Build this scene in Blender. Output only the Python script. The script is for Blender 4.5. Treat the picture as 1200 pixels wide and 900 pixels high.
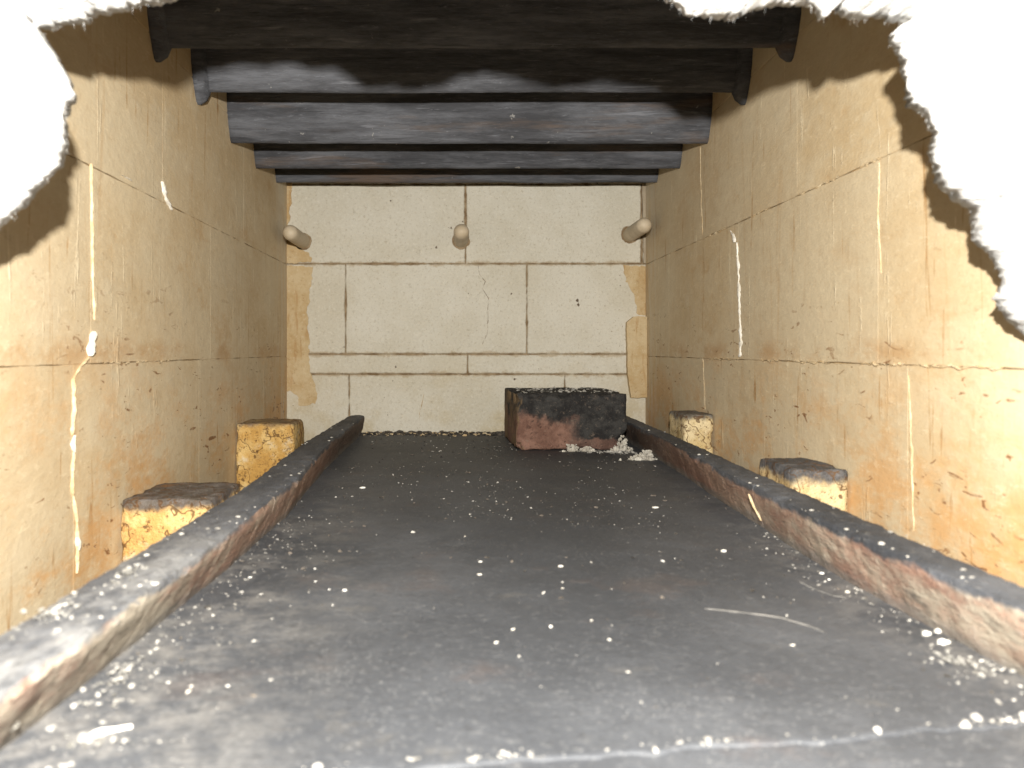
import bpy, bmesh, math, random
from mathutils import Vector, noise

# ------------------------------------------------------------------ camera, light, exposure
scn = bpy.context.scene
for o in list(bpy.data.objects):
    bpy.data.objects.remove(o, do_unlink=True)
COL = scn.collection
cam_d = bpy.data.cameras.new('camera')
cam = bpy.data.objects.new('camera', cam_d)
COL.objects.link(cam)
cam.location = (0, 0, 0)
cam.rotation_euler = (math.radians(90), 0, 0)
cam_d.sensor_width = 36
cam_d.lens = 31.5
cam_d.shift_x = 65 / 1200
cam_d.shift_y = -40 / 1200
cam_d.clip_start = 0.01
cam_d.clip_end = 50
cam_d.dof.use_dof = True
cam_d.dof.focus_distance = 1.25
cam_d.dof.aperture_fstop = 11
scn.camera = cam

w = bpy.data.worlds.new('World')
scn.world = w
w.use_nodes = True
w.node_tree.nodes['Background'].inputs[0].default_value = (0.9, 0.95, 1.0, 1)
w.node_tree.nodes['Background'].inputs[1].default_value = 0.03

fl = bpy.data.lights.new('camera_flash', 'POINT')      # the camera's own flash, just above the lens
fl.shadow_soft_size = 0.007
fl.energy = 76
fl.color = (1.0, 0.965, 0.90)
flo = bpy.data.objects.new('camera_flash', fl)
COL.objects.link(flo)
flo.location = (0.003, -0.02, 0.10)

vs = scn.view_settings
vs.view_transform = 'Standard'
vs.look = 'None'
vs.exposure = 0.0
vs.gamma = 1.0
vs.use_curve_mapping = False
scn.render.engine = 'CYCLES'
scn.cycles.max_bounces = 6
scn.cycles.diffuse_bounces = 4
scn.cycles.glossy_bounces = 2
scn.cycles.transmission_bounces = 0
scn.cycles.caustics_reflective = False

# ------------------------------------------------------------------ measures of the chamber (metres)
F, U0, V0 = 1050.0, 535.0, 410.0
XL, XR, YB = -0.3025, 0.337, 1.596       # faces of the left, right and back wall
ZROOF, ZFLOOR, ZP = 0.43, -0.215, -0.1474


def on_y(u, v, y):
    return ((u - U0) * y / F, y, (V0 - v) * y / F)


def on_x(u, v, x):
    y = F * x / (u - U0)
    return (x, y, (V0 - v) * y / F)


def on_z(u, v, z):
    y = F * z / (V0 - v)
    return ((u - U0) * y / F, y, z)


rnd = random.Random(7)

# ------------------------------------------------------------------ node helpers


class NT:
    def __init__(s, name):
        s.m = bpy.data.materials.new(name)
        s.m.use_nodes = True
        s.t = s.m.node_tree
        s.b = s.t.nodes['Principled BSDF']
        s.geo = s.t.nodes.new('ShaderNodeNewGeometry')
        s.pos = s.geo.outputs['Position']

    def set(s, sock, v):
        if isinstance(v, bpy.types.NodeSocket):
            s.t.links.new(v, sock)
        elif isinstance(v, (tuple, list)) and len(v) == 3 and sock.type == 'RGBA':
            sock.default_value = (*v, 1)
        else:
            sock.default_value = v

    def map(s, scale=(1, 1, 1), loc=(0, 0, 0), rot=(0, 0, 0), vec=None):
        n = s.t.nodes.new('ShaderNodeMapping')
        s.set(n.inputs[0], vec or s.pos)
        n.inputs['Scale'].default_value = scale
        n.inputs['Location'].default_value = loc
        n.inputs['Rotation'].default_value = rot
        return n.outputs[0]

    def noise(s, scale, detail=4, rough=0.55, vec=None, dist=0.0):
        n = s.t.nodes.new('ShaderNodeTexNoise')
        s.set(n.inputs['Vector'], vec or s.pos)
        n.inputs['Scale'].default_value = scale
        n.inputs['Detail'].default_value = detail
        n.inputs['Roughness'].default_value = rough
        n.inputs['Distortion'].default_value = dist
        return n.outputs[0]

    def vor(s, scale, vec=None, feature='F1'):
        n = s.t.nodes.new('ShaderNodeTexVoronoi')
        n.feature = feature
        s.set(n.inputs['Vector'], vec or s.pos)
        n.inputs['Scale'].default_value = scale
        return n.outputs[0]

    def step(s, f, a, b, lo=0.0, hi=1.0):
        n = s.t.nodes.new('ShaderNodeMapRange')
        n.interpolation_type = 'SMOOTHSTEP'
        s.set(n.inputs[0], f)
        if a > b:
            a, b, lo, hi = b, a, hi, lo
        n.inputs[1].default_value = a
        n.inputs[2].default_value = b
        n.inputs[3].default_value = lo
        n.inputs[4].default_value = hi
        return n.outputs[0]

    def math(s, op, a, b=0.0):
        n = s.t.nodes.new('ShaderNodeMath')
        n.operation = op
        s.set(n.inputs[0], a)
        s.set(n.inputs[1], b)
        return n.outputs[0]

    def mix(s, f, a, b):
        n = s.t.nodes.new('ShaderNodeMix')
        n.data_type = 'RGBA'
        s.set(n.inputs[0], f)
        s.set(n.inputs[6], a)
        s.set(n.inputs[7], b)
        return n.outputs[2]

    def xyz(s, vec=None):
        n = s.t.nodes.new('ShaderNodeSeparateXYZ')
        s.set(n.inputs[0], vec or s.pos)
        return n.outputs

    def rand(s):
        return s.t.nodes.new('ShaderNodeObjectInfo').outputs['Random']

    def bump(s, h, strength=0.5, dist=0.002, prev=None):
        n = s.t.nodes.new('ShaderNodeBump')
        n.inputs['Strength'].default_value = strength
        n.inputs['Distance'].default_value = dist
        s.set(n.inputs['Height'], h)
        if prev:
            s.set(n.inputs['Normal'], prev)
        return n.outputs[0]

    def out(s, col, rough=0.85, normal=None, spec=0.25):
        s.set(s.b.inputs['Base Color'], col)
        s.set(s.b.inputs['Roughness'], rough)
        s.b.inputs['Specular IOR Level'].default_value = spec
        if normal:
            s.set(s.b.inputs['Normal'], normal)
        return s.m


def mat_coat():
    """tan refractory wash on the side walls"""
    n = NT('tan_refractory_coating')
    x, y, z = n.xyz()
    big = n.noise(5.5, 6, 0.66, n.map(scale=(1, 0.6, 1)))
    c = n.mix(n.step(big, 0.34, 0.66), (0.54, 0.40, 0.225), (0.64, 0.53, 0.355))
    mid = n.noise(17, 6, 0.74, n.map(loc=(3, 1, 7), scale=(1, 0.42, 0.8)))
    c = n.mix(n.step(mid, 0.50, 0.66, 0, 0.6), c, (0.60, 0.505, 0.35))
    c = n.mix(n.step(mid, 0.46, 0.33, 0, 0.6), c, (0.50, 0.325, 0.155))
    c = n.mix(n.math('MULTIPLY', n.rand(), 0.6), c, (0.57, 0.475, 0.325))
    # runs of the wash: few, broken, upright
    run = n.noise(1.0, 4, 0.7, n.map(scale=(30, 26, 3.4), loc=(0.3, 0.1, 0.4)), 1.2)
    runm = n.math('MULTIPLY', n.step(run, 0.63, 0.72), n.step(big, 0.44, 0.58))
    c = n.mix(n.math('MULTIPLY', runm, 0.6), c, (0.74, 0.61, 0.40))
    c = n.mix(n.step(run, 0.42, 0.30, 0, 0.3), c, (0.48, 0.30, 0.135))
    run2 = n.noise(1.0, 4, 0.7, n.map(scale=(85, 85, 7), loc=(3, 7, 2)), 0.7)
    r2m = n.math('MULTIPLY', n.step(run2, 0.615, 0.68), n.step(mid, 0.42, 0.56))
    c = n.mix(n.math('MULTIPLY', r2m, 0.75), c, (0.78, 0.67, 0.47))
    c = n.mix(n.math('MULTIPLY', n.step(run2, 0.385, 0.31), n.step(big, 0.58, 0.44)), c, (0.40, 0.235, 0.10))
    # orange burn stains low on the wall and rusty lines by the bed joint
    st = n.noise(11, 6, 0.75, n.map(loc=(4, 4, 4), scale=(1, 0.5, 1)))
    low = n.step(z, 0.06, -0.15)
    c = n.mix(n.math('MULTIPLY', n.math('MULTIPLY', low, n.step(st, 0.46, 0.64)), 0.8), c, (0.58, 0.315, 0.115))
    dz = n.math('ABSOLUTE', n.math('ADD', z, 0.002))
    bed = n.math('MULTIPLY', n.step(dz, 0.016, 0.0), n.step(st, 0.44, 0.60))
    c = n.mix(n.math('MULTIPLY', bed, 0.5), c, (0.42, 0.23, 0.09))
    # brown nicks and scratches, most of them low down
    sp = n.noise(1.0, 3, 0.6, n.map(scale=(50, 30, 95), rot=(0.4, 0, 0)), 1.4)
    spm = n.math('MULTIPLY', n.step(sp, 0.635, 0.67), n.step(mid, 0.44, 0.56))
    c = n.mix(n.math('MULTIPLY', spm, n.step(z, 0.12, -0.05, 0.08, 0.95)), c, (0.22, 0.105, 0.04))
    sm = n.math('MULTIPLY', n.step(y, 1.46, 1.56), n.step(run, 0.40, 0.60))
    c = n.mix(n.math('MULTIPLY', sm, 0.6), c, (0.60, 0.55, 0.46))
    # sandy grain
    g = n.noise(150, 4, 0.85, n.map(scale=(1, 0.36, 1)))
    c = n.mix(n.step(g, 0.54, 0.70, 0, 0.42), c, (0.76, 0.64, 0.44))
    c = n.mix(n.step(g, 0.46, 0.30, 0, 0.28), c, (0.44, 0.30, 0.155))
    h = n.math('ADD', n.math('MULTIPLY', g, 0.3), n.math('MULTIPLY', mid, 1.8))
    h = n.math('ADD', h, n.math('MULTIPLY', n.math('ADD', runm, r2m), 0.4))
    return n.out(c, 0.72, n.bump(h, 0.42, 0.003), 0.3)


def mat_joint(name, a, bcol):
    n = NT(name)
    c = n.mix(n.step(n.noise(60, 4, 0.6), 0.35, 0.65), a, bcol)
    return n.out(c, 0.95, n.bump(n.noise(240, 4, 0.6), 0.6, 0.002), 0.1)


def mat_block():
    """pale insulating fire block of the back wall"""
    n = NT('pale_fire_block')
    x, y, z = n.xyz()
    c = n.mix(n.step(n.noise(7, 5, 0.6), 0.35, 0.65), (0.625, 0.585, 0.48), (0.70, 0.67, 0.58))
    c = n.mix(n.math('MULTIPLY', n.rand(), 0.3), c, (0.60, 0.545, 0.43))
    stain = n.math('MULTIPLY', n.step(z, 0.02, -0.12), n.step(n.noise(11, 5, 0.65), 0.38, 0.66))
    c = n.mix(n.math('MULTIPLY', stain, 0.6), c, (0.50, 0.40, 0.22))
    dots = n.step(n.noise(260, 2, 0.6), 0.69, 0.74)
    c = n.mix(n.math('MULTIPLY', dots, n.step(n.noise(9, 3, 0.6, n.map(loc=(2, 2, 5))), 0.45, 0.62, 0.15, 0.9)), c, (0.24, 0.16, 0.08))
    sp = n.step(n.noise(85, 2, 0.5, n.map(loc=(1, 4, 4))), 0.745, 0.78)
    c = n.mix(sp, c, (0.12, 0.085, 0.055))
    wv = n.math('MULTIPLY', n.math('SUBTRACT', n.noise(45, 4, 0.7), 0.42), 0.02)
    for v in (309, 415, 438.5):
        zj = (V0 - v) * YB / F
        dj = n.math('SUBTRACT', n.math('ABSOLUTE', n.math('SUBTRACT', z, zj)), wv)
        c = n.mix(n.step(dj, 0.0035, -0.001, 0, 0.6), c, (0.42, 0.31, 0.175))
    grain = n.noise(210, 4, 0.85)
    c = n.mix(n.step(grain, 0.53, 0.70, 0, 0.75), c, (0.44, 0.385, 0.285))
    c = n.mix(n.step(grain, 0.46, 0.32, 0, 0.6), c, (0.78, 0.75, 0.66))
    return n.out(c, 0.92, n.bump(grain, 0.7, 0.002), 0.15)


def mat_patch():
    n = NT('flaked_tan_wash')
    c = n.mix(n.step(n.noise(20, 5, 0.7), 0.35, 0.65), (0.50, 0.355, 0.18), (0.60, 0.475, 0.29))
    c = n.mix(n.step(n.noise(1, 3, 0.6, n.map(scale=(120, 120, 14))), 0.55, 0.7, 0, 0.6), c, (0.42, 0.24, 0.09))
    g = n.noise(150, 4, 0.85)
    c = n.mix(n.step(g, 0.55, 0.68, 0, 0.5), c, (0.70, 0.60, 0.42))
    c = n.mix(n.step(g, 0.44, 0.32, 0, 0.6), c, (0.32, 0.18, 0.07))
    return n.out(c, 0.85, n.bump(g, 0.6, 0.002), 0.2)


def mat_soot(name, base, light, rust, streak=(1, 1, 1), amt=0.55, spec=0.35):
    n = NT(name)
    c = n.mix(n.step(n.noise(14, 6, 0.75, n.map(scale=streak)), 0.36, 0.68), base, light)
    c = n.mix(n.step(n.noise(7, 5, 0.7, n.map(scale=streak, loc=(5, 3, 1))), 0.56, 0.72, 0, amt), c, rust)
    g = n.noise(120, 4, 0.85, n.map(scale=streak))
    c = n.mix(n.step(g, 0.44, 0.32, 0, 0.5), c, base)
    c = n.mix(n.step(g, 0.58, 0.72, 0, 0.35), c, tuple(min(1, v * 2.2) for v in light))
    c = n.mix(n.step(n.noise(70, 3, 0.6, n.map(loc=(9, 9, 9))), 0.70, 0.75, 0, 0.5), c, (0.4, 0.39, 0.36))
    scr = n.noise(1, 4, 0.7, n.map(scale=(9, 90, 160)), 0.4)
    c = n.mix(n.step(scr, 0.60, 0.70, 0, 0.45), c, tuple(min(1, v * 1.7) for v in light))
    c = n.mix(n.step(scr, 0.42, 0.30, 0, 0.6), c, tuple(v * 0.5 for v in base))
    b = n.bump(n.math('ADD', g, scr), 0.7, 0.0022)
    return n.out(c, 0.82, b, spec)


def mat_plate():
    n = NT('sooty_hearth_plate')
    x, y, z = n.xyz()
    a = n.noise(6, 6, 0.68, n.map(scale=(1, 0.6, 1)))
    c = n.mix(n.step(a, 0.36, 0.66), (0.046, 0.049, 0.055), (0.077, 0.081, 0.089))
    b_ = n.noise(13, 5, 0.7, n.map(loc=(4, 8, 2)))
    c = n.mix(n.step(b_, 0.56, 0.70, 0, 0.3), c, (0.105, 0.08, 0.07))
    c = n.mix(n.step(b_, 0.40, 0.30, 0, 0.35), c, (0.12, 0.112, 0.10))
    # grey dust that has settled towards both kerbs and the mouth
    side = n.math('MAXIMUM', n.step(x, -0.02, -0.16), n.step(x, 0.19, 0.26))
    side = n.math('MULTIPLY', side, n.step(n.noise(24, 6, 0.8), 0.42, 0.66))
    side = n.math('MULTIPLY', side, n.step(y, 1.2, 0.5, 0.15, 0.8))
    c = n.mix(n.math('MULTIPLY', side, 0.9), c, (0.22, 0.21, 0.195))
    g = n.noise(170, 4, 0.88)
    c = n.mix(n.step(g, 0.54, 0.74, 0, 0.55), c, (0.20, 0.198, 0.194))
    c = n.mix(n.step(g, 0.46, 0.30, 0, 0.5), c, (0.03, 0.03, 0.03))
    vv = n.vor(330)
    fl = n.math('MULTIPLY', n.step(vv, 0.20, 0.10), n.math('MAXIMUM', side, n.step(n.noise(9, 6, 0.8, n.map(loc=(1, 6, 2))), 0.44, 0.62, 0.0, 1.0)))
    c = n.mix(n.math('MULTIPLY', fl, 0.5), c, (0.40, 0.395, 0.375))
    h = n.math('ADD', n.math('MULTIPLY', g, 0.5), b_)
    return n.out(c, 0.6, n.bump(h, 0.7, 0.0028), 0.35)


def mat_rim():
    """brick kerb: soot lies on the top, the inner face is bare"""
    n = NT('sooty_brick_kerb')
    x, y, z = n.xyz()
    n.pos = n.map(scale=(1, 0.38, 1))
    nz = n.xyz(n.geo.outputs['True Normal'])[2]
    brick = n.mix(n.step(n.noise(13, 6, 0.7), 0.38, 0.62), (0.215, 0.12, 0.088), (0.32, 0.21, 0.155))
    brick = n.mix(n.math('MULTIPLY', n.step(n.noise(18, 6, 0.75, n.map(loc=(6, 2, 3))), 0.42, 0.60), n.step(y, 0.95, 0.55, 0.05, 0.9)),
                  brick, (0.40, 0.355, 0.28))
    brick = n.mix(n.step(n.noise(16, 5, 0.75, n.map(loc=(3, 5, 9))), 0.55, 0.68, 0, 0.8), brick, (0.06, 0.052, 0.046))
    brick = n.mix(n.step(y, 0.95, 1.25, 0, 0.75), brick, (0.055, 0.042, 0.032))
    soot = n.mix(n.step(n.noise(16, 5, 0.7), 0.38, 0.66), (0.048, 0.051, 0.058), (0.105, 0.110, 0.122))
    soot = n.mix(n.step(n.noise(46, 5, 0.75), 0.60, 0.72, 0, 0.7), soot, (0.26, 0.26, 0.255))
    dust = n.math('MULTIPLY', n.step(x, 0.0, -0.1), n.step(y, 0.72, 0.46))
    soot = n.mix(n.math('MULTIPLY', dust, n.step(n.noise(20, 6, 0.75), 0.36, 0.58)), soot, (0.22, 0.22, 0.218))
    f = n.step(n.math('ADD', nz, n.math('MULTIPLY', n.math('SUBTRACT', n.noise(22, 4, 0.6), 0.5), 0.9)), 0.42, 0.56)
    wz = n.math('ADD', z, n.math('MULTIPLY', n.math('SUBTRACT', n.noise(30, 5, 0.75, n.map(loc=(2, 2, 8))), 0.5), 0.026))
    f = n.math('MAXIMUM', f, n.step(wz, -0.1195, -0.1150))
    brick = n.mix(n.step(wz, -0.137, -0.146, 0, 0.75), brick, (0.17, 0.16, 0.145))
    c = n.mix(f, brick, soot)
    g = n.noise(130, 4, 0.85)
    c = n.mix(n.step(g, 0.56, 0.72, 0, 0.35), c, (0.42, 0.40, 0.36))
    c = n.mix(n.step(g, 0.45, 0.32, 0, 0.45), c, (0.03, 0.028, 0.026))
    return n.out(c, 0.7, n.bump(g, 0.8, 0.003), 0.3)


def mat_loose():
    n = NT('scorched_red_brick')
    x, y, z = n.xyz()
    red = n.mix(n.step(n.noise(30, 5, 0.7), 0.38, 0.62), (0.16, 0.085, 0.062), (0.27, 0.155, 0.115))
    red = n.mix(n.step(n.noise(110, 3, 0.6), 0.62, 0.70, 0, 0.7), red, (0.08, 0.04, 0.03))
    black = n.mix(n.step(n.noise(40, 5, 0.7), 0.4, 0.66), (0.022, 0.021, 0.021), (0.055, 0.053, 0.05))
    black = n.mix(n.step(n.noise(120, 4, 0.7), 0.63, 0.73, 0, 0.6), black, (0.23, 0.2, 0.165))
    wob = n.math('MULTIPLY', n.math('SUBTRACT', n.noise(22, 5, 0.65), 0.5), 0.07)
    low = n.step(n.math('ADD', n.math('ADD', z, wob), n.math('MULTIPLY', x, 0.10)), -0.080, -0.094)
    left = n.step(n.math('ADD', x, wob), 0.185, 0.155)
    foot = n.step(n.math('ADD', z, wob), -0.128, -0.136)
    m = n.math('MAXIMUM', n.math('MULTIPLY', low, left), n.math('MULTIPLY', foot, 0.6))
    c = n.mix(m, black, red)
    sidem = n.math('MULTIPLY', n.step(n.xyz(n.geo.outputs['True Normal'])[0], -0.4, -0.8), n.step(n.noise(24, 4, 0.6, n.map(loc=(1, 1, 1))), 0.40, 0.58))
    c = n.mix(n.math('MULTIPLY', sidem, 0.9), c, (0.21, 0.145, 0.08))
    g = n.noise(130, 4, 0.85)
    c = n.mix(n.step(g, 0.56, 0.70, 0, 0.45), c, (0.26, 0.20, 0.15))
    c = n.mix(n.step(g, 0.44, 0.32, 0, 0.7), c, (0.018, 0.015, 0.014))
    return n.out(c, 0.85, n.bump(g, 1.0, 0.004), 0.2)


def mat_spacer(name, body, hot, soot_z, dark=0.9):
    n = NT(name)
    x, y, z = n.xyz()
    c = n.mix(n.step(n.noise(28, 5, 0.7), 0.38, 0.62), body, hot)
    c = n.mix(n.step(n.noise(90, 4, 0.7), 0.58, 0.68, 0, 0.65), c, (0.22, 0.10, 0.03))
    c = n.mix(n.step(n.noise(34, 4, 0.6, n.map(loc=(5, 1, 2))), 0.60, 0.70, 0, 0.6), c, (0.72, 0.64, 0.48))
    wob = n.math('MULTIPLY', n.math('SUBTRACT', n.noise(40, 4, 0.65), 0.5), 0.024)
    f = n.step(n.math('ADD', z, wob), soot_z - 0.005, soot_z + 0.003, 0, dark)
    c = n.mix(f, c, n.mix(n.step(n.noise(60, 4, 0.7), 0.4, 0.7), (0.052, 0.056, 0.066), (0.15, 0.155, 0.17)))
    g = n.noise(110, 4, 0.85)
    c = n.mix(n.step(g, 0.46, 0.36, 0, 0.85), c, (0.13, 0.07, 0.03))
    ck = n.math('ABSOLUTE', n.math('SUBTRACT', n.noise(24, 3, 0.6, n.map(loc=(2, 5, 5))), 0.5))
    c = n.mix(n.step(ck, 0.014, 0.004, 0, 0.8), c, (0.10, 0.05, 0.02))
    c = n.mix(n.step(n.noise(19, 5, 0.75, n.map(loc=(8, 1, 6))), 0.55, 0.68, 0, 0.75), c, (0.26, 0.13, 0.05))
    b = n.bump(g, 0.9, 0.005)
    return n.out(c, 0.85, b, 0.2)


def mat_plain(name, a, bcol, sc=30, rough=0.9, bs=0.5, bd=0.002, spec=0.2):
    n = NT(name)
    c = n.mix(n.step(n.noise(sc, 4, 0.65), 0.35, 0.65), a, bcol)
    return n.out(c, rough, n.bump(n.noise(sc * 6, 5, 0.7), bs, bd), spec)


def mat_fibre():
    n = NT('white_ceramic_fibre')
    c = n.mix(n.step(n.noise(26, 5, 0.7), 0.35, 0.7), (0.72, 0.72, 0.71), (0.56, 0.56, 0.55))
    lay = n.noise(1, 5, 0.7, n.map(scale=(30, 30, 120), rot=(0, 0.25, 0)), 0.8)
    c = n.mix(n.step(lay, 0.58, 0.72, 0, 0.5), c, (0.36, 0.36, 0.36))
    b = n.bump(lay, 0.8, 0.006)
    return n.out(c, 0.95, b, 0.05)


M = dict(
    coat=mat_coat(), block=mat_block(), patch=mat_patch(), plate=mat_plate(), rim=mat_rim(), loose=mat_loose(),
    tanjoint=mat_joint('tan_joint', (0.40, 0.26, 0.12), (0.62, 0.48, 0.29)),
    darkjoint=mat_joint('brown_joint', (0.20, 0.135, 0.075), (0.36, 0.275, 0.175)),
    beam=mat_soot('charred_ceramic_beam', (0.05, 0.051, 0.056), (0.135, 0.140, 0.155), (0.15, 0.105, 0.075), (0.3, 1.2, 2.2), 0.7, 0.12),
    collar=mat_soot('charred_collar', (0.012, 0.011, 0.010), (0.025, 0.023, 0.022), (0.04, 0.03, 0.02), (1, 1, 1), 0.4, 0.15),
    floor=mat_soot('dusty_floor', (0.06, 0.05, 0.04), (0.12, 0.10, 0.08), (0.2, 0.12, 0.06)),
    sill=mat_soot('sooty_sill', (0.035, 0.037, 0.042), (0.07, 0.073, 0.08), (0.08, 0.075, 0.07)),
    white=mat_plain('white_mortar', (0.80, 0.77, 0.70), (0.66, 0.61, 0.51), 60, 0.95, 0.6, 0.002, 0.1),
    crumb=mat_plain('white_crumb', (0.80, 0.78, 0.73), (0.58, 0.54, 0.46), 90, 0.95, 0.5, 0.001, 0.1),
    grit=mat_plain('pale_grit', (0.55, 0.525, 0.475), (0.19, 0.18, 0.16), 45, 0.95, 0.5, 0.001, 0.1),
    heap=mat_plain('greyish_mortar', (0.60, 0.57, 0.50), (0.34, 0.31, 0.26), 120, 0.95, 0.6, 0.001, 0.1),
    spill=mat_plain('dusty_mortar', (0.36, 0.345, 0.315), (0.17, 0.165, 0.15), 150, 0.95, 0.6, 0.001, 0.1),
    darkgrit=mat_plain('dark_grit', (0.035, 0.033, 0.03), (0.13, 0.11, 0.09), 80, 0.9, 0.5, 0.001),
    bead=mat_plain('cream_mortar', (0.70, 0.58, 0.39), (0.55, 0.40, 0.22), 90, 0.9),
    powder=mat_plain('grey_powder', (0.21, 0.20, 0.185), (0.12, 0.115, 0.105), 110, 0.95),
    rod=mat_plain('tan_ceramic_rod', (0.60, 0.505, 0.37), (0.50, 0.41, 0.28), 40, 0.55, 0.25, 0.001, 0.35),
    crack=mat_plain('brown_crack', (0.20, 0.14, 0.08), (0.30, 0.22, 0.13), 40),
    fibre=mat_fibre(),
    sp_gold=mat_spacer('golden_spacer_brick', (0.52, 0.30, 0.085), (0.70, 0.49, 0.20), -0.103, 0.6),
    sp_near=mat_spacer('orange_spacer_brick', (0.64, 0.38, 0.13), (0.80, 0.58, 0.27), -0.141),
    sp_pale=mat_spacer('pale_spacer_brick', (0.54, 0.40, 0.19), (0.68, 0.56, 0.34), -0.090, 0.85),
    sp_right=mat_spacer('cream_spacer_brick', (0.50, 0.35, 0.16), (0.66, 0.52, 0.30), -0.112, 0.95),
)

# ------------------------------------------------------------------ mesh helpers


def link(name, me, mat, parent=None):
    o = bpy.data.objects.new(name, me)
    COL.objects.link(o)
    if mat and not me.materials:
        me.materials.append(mat)
    if parent:
        o.parent = parent
    return o


def obj(name, bm, mat, parent=None, smooth=True, origin=None):
    bmesh.ops.recalc_face_normals(bm, faces=bm.faces)
    if origin is not None:
        bmesh.ops.translate(bm, verts=bm.verts, vec=-Vector(origin))
    me = bpy.data.meshes.new(name)
    bm.to_mesh(me)
    bm.free()
    if smooth:
        for p in me.polygons:
            p.use_smooth = True
    o = link(name, me, mat, parent)
    if origin is not None:
        po = Vector(parent.location) if parent else Vector((0, 0, 0))
        o.location = Vector(origin) - po
    return o


def tag(o, label=None, cat=None, group=None, kind=None):
    for k, v in (('label', label), ('category', cat), ('group', group), ('kind', kind)):
        if v:
            o[k] = v
    return o


def empty(name, loc=(0, 0, 0)):
    o = bpy.data.objects.new(name, None)
    o.empty_display_size = 0.03
    o.location = loc
    COL.objects.link(o)
    return o


def rough_box(a, b, cell=0.008, r=0.004, amp=0.0015, freq=40, chip=0.0):
    """box from corner a to b with worn, rounded edges and an uneven skin"""
    a, b = Vector(a), Vector(b)
    bm = bmesh.new()
    n = [max(1, int(round((b[i] - a[i]) / cell))) for i in range(3)]
    seen = {}

    def V(i, j, k):
        key = (i, j, k)
        if key not in seen:
            seen[key] = bm.verts.new((a.x + (b.x - a.x) * i / n[0], a.y + (b.y - a.y) * j / n[1], a.z + (b.z - a.z) * k / n[2]))
        return seen[key]
    for i in range(n[0]):
        for j in range(n[1]):
            for k in (0, n[2]):
                bm.faces.new([V(i, j, k), V(i + 1, j, k), V(i + 1, j + 1, k), V(i, j + 1, k)])
    for i in range(n[0]):
        for k in range(n[2]):
            for j in (0, n[1]):
                bm.faces.new([V(i, j, k), V(i + 1, j, k), V(i + 1, j, k + 1), V(i, j, k + 1)])
    for j in range(n[1]):
        for k in range(n[2]):
            for i in (0, n[0]):
                bm.faces.new([V(i, j, k), V(i, j + 1, k), V(i, j + 1, k + 1), V(i, j, k + 1)])
    for v in bm.verts:
        rr = r * (0.6 + 0.9 * abs(noise.noise(v.co * 22)))
        if chip:
            rr += chip * max(0, noise.noise(v.co * 30 + Vector((3, 7, 1))) - 0.12) * 3
        q = Vector([min(max(v.co[i], a[i] + rr), b[i] - rr) for i in range(3)])
        d = v.co - q
        if d.length > 1e-6:
            v.co = q + d.normalized() * min(rr, d.length)
        v.co += noise.noise_vector(v.co * freq) * amp + noise.noise_vector(v.co * freq * 3.1) * amp * 0.4
    return bm


def prism(pts, depth_vec, jitter=0.0):
    """polygon pts (3D) pushed along depth_vec"""
    bm = bmesh.new()
    d = Vector(depth_vec)
    f = [bm.verts.new(p) for p in pts]
    k = [bm.verts.new(Vector(p) + d) for p in pts]
    bm.faces.new(f)
    bm.faces.new(k)
    for i in range(len(f)):
        j = (i + 1) % len(f)
        bm.faces.new([f[i], f[j], k[j], k[i]])
    return bm


def ragged(pts, step=0.004, amp=0.0012, seed=0.0, closed=True):
    out = []
    m = len(pts)
    for i in range(m if closed else m - 1):
        p, q = Vector(pts[i]), Vector(pts[(i + 1) % m])
        k = max(1, int((q - p).length / step))
        for t in range(k):
            c = p.lerp(q, t / k)
            out.append(c + noise.noise_vector(c * 95 + Vector((seed, 0, 0))) * amp + noise.noise_vector(c * 260 + Vector((0, seed, 0))) * amp * 0.5)
    return out


def block(axis, plane, a0, a1, z0, z1, inward, thick, mat, parent, bev=0.0022, jit=0.0006, cutmin=0.03, side=1.0):
    """one wall block: face on the plane (x or y = plane), outline a little uneven, arrised edges"""
    pts = []
    per = []
    for (p, q) in (((a0, z0), (a1, z0)), ((a1, z0), (a1, z1)), ((a1, z1), (a0, z1)), ((a0, z1), (a0, z0))):
        L = math.hypot(q[0] - p[0], q[1] - p[1])
        k = max(2, int(L / cutmin))
        for t in range(k):
            f = t / k
            per.append((p[0] + (q[0] - p[0]) * f, p[1] + (q[1] - p[1]) * f))
    ca, cz = (a0 + a1) / 2, (z0 + z1) / 2
    bm = bmesh.new()
    rows = []
    for (ins, dep) in ((bev, 0.0), (0.0, bev * 1.1), (0.0, thick)):
        row = []
        for (a, z) in per:
            s = Vector((a * 37, z * 37, plane * 5))
            jj = noise.noise(s) * jit + noise.noise(s * 4.3) * jit
            ja = (ins + jj) * side
            da = ja if a <= a0 + 1e-6 else (-ja if a >= a1 - 1e-6 else 0)
            dz = ins + jj if z <= z0 + 1e-6 else (-(ins + jj) if z >= z1 - 1e-6 else 0)
            pl = plane - inward * dep
            co = (pl, a + da, z + dz) if axis == 'x' else (a + da, pl, z + dz)
            row.append(bm.verts.new(co))
        rows.append(row)
    m = len(per)
    bm.faces.new(rows[0])
    bm.faces.new(rows[2])
    for r0, r1 in ((rows[0], rows[1]), (rows[1], rows[2])):
        for i in range(m):
            j = (i + 1) % m
            bm.faces.new([r0[i], r0[j], r1[j], r1[i]])
    org = (plane, ca, cz) if axis == 'x' else (ca, plane, cz)
    return obj('block', bm, mat, parent, smooth=False, origin=org)


def slab(a, b):
    bm = bmesh.new()
    bmesh.ops.create_cube(bm, size=1)
    a, b = Vector(a), Vector(b)
    for v in bm.verts:
        v.co = Vector([(a[i] + b[i]) / 2 + v.co[i] * (b[i] - a[i]) for i in range(3)])
    return bm


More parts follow.
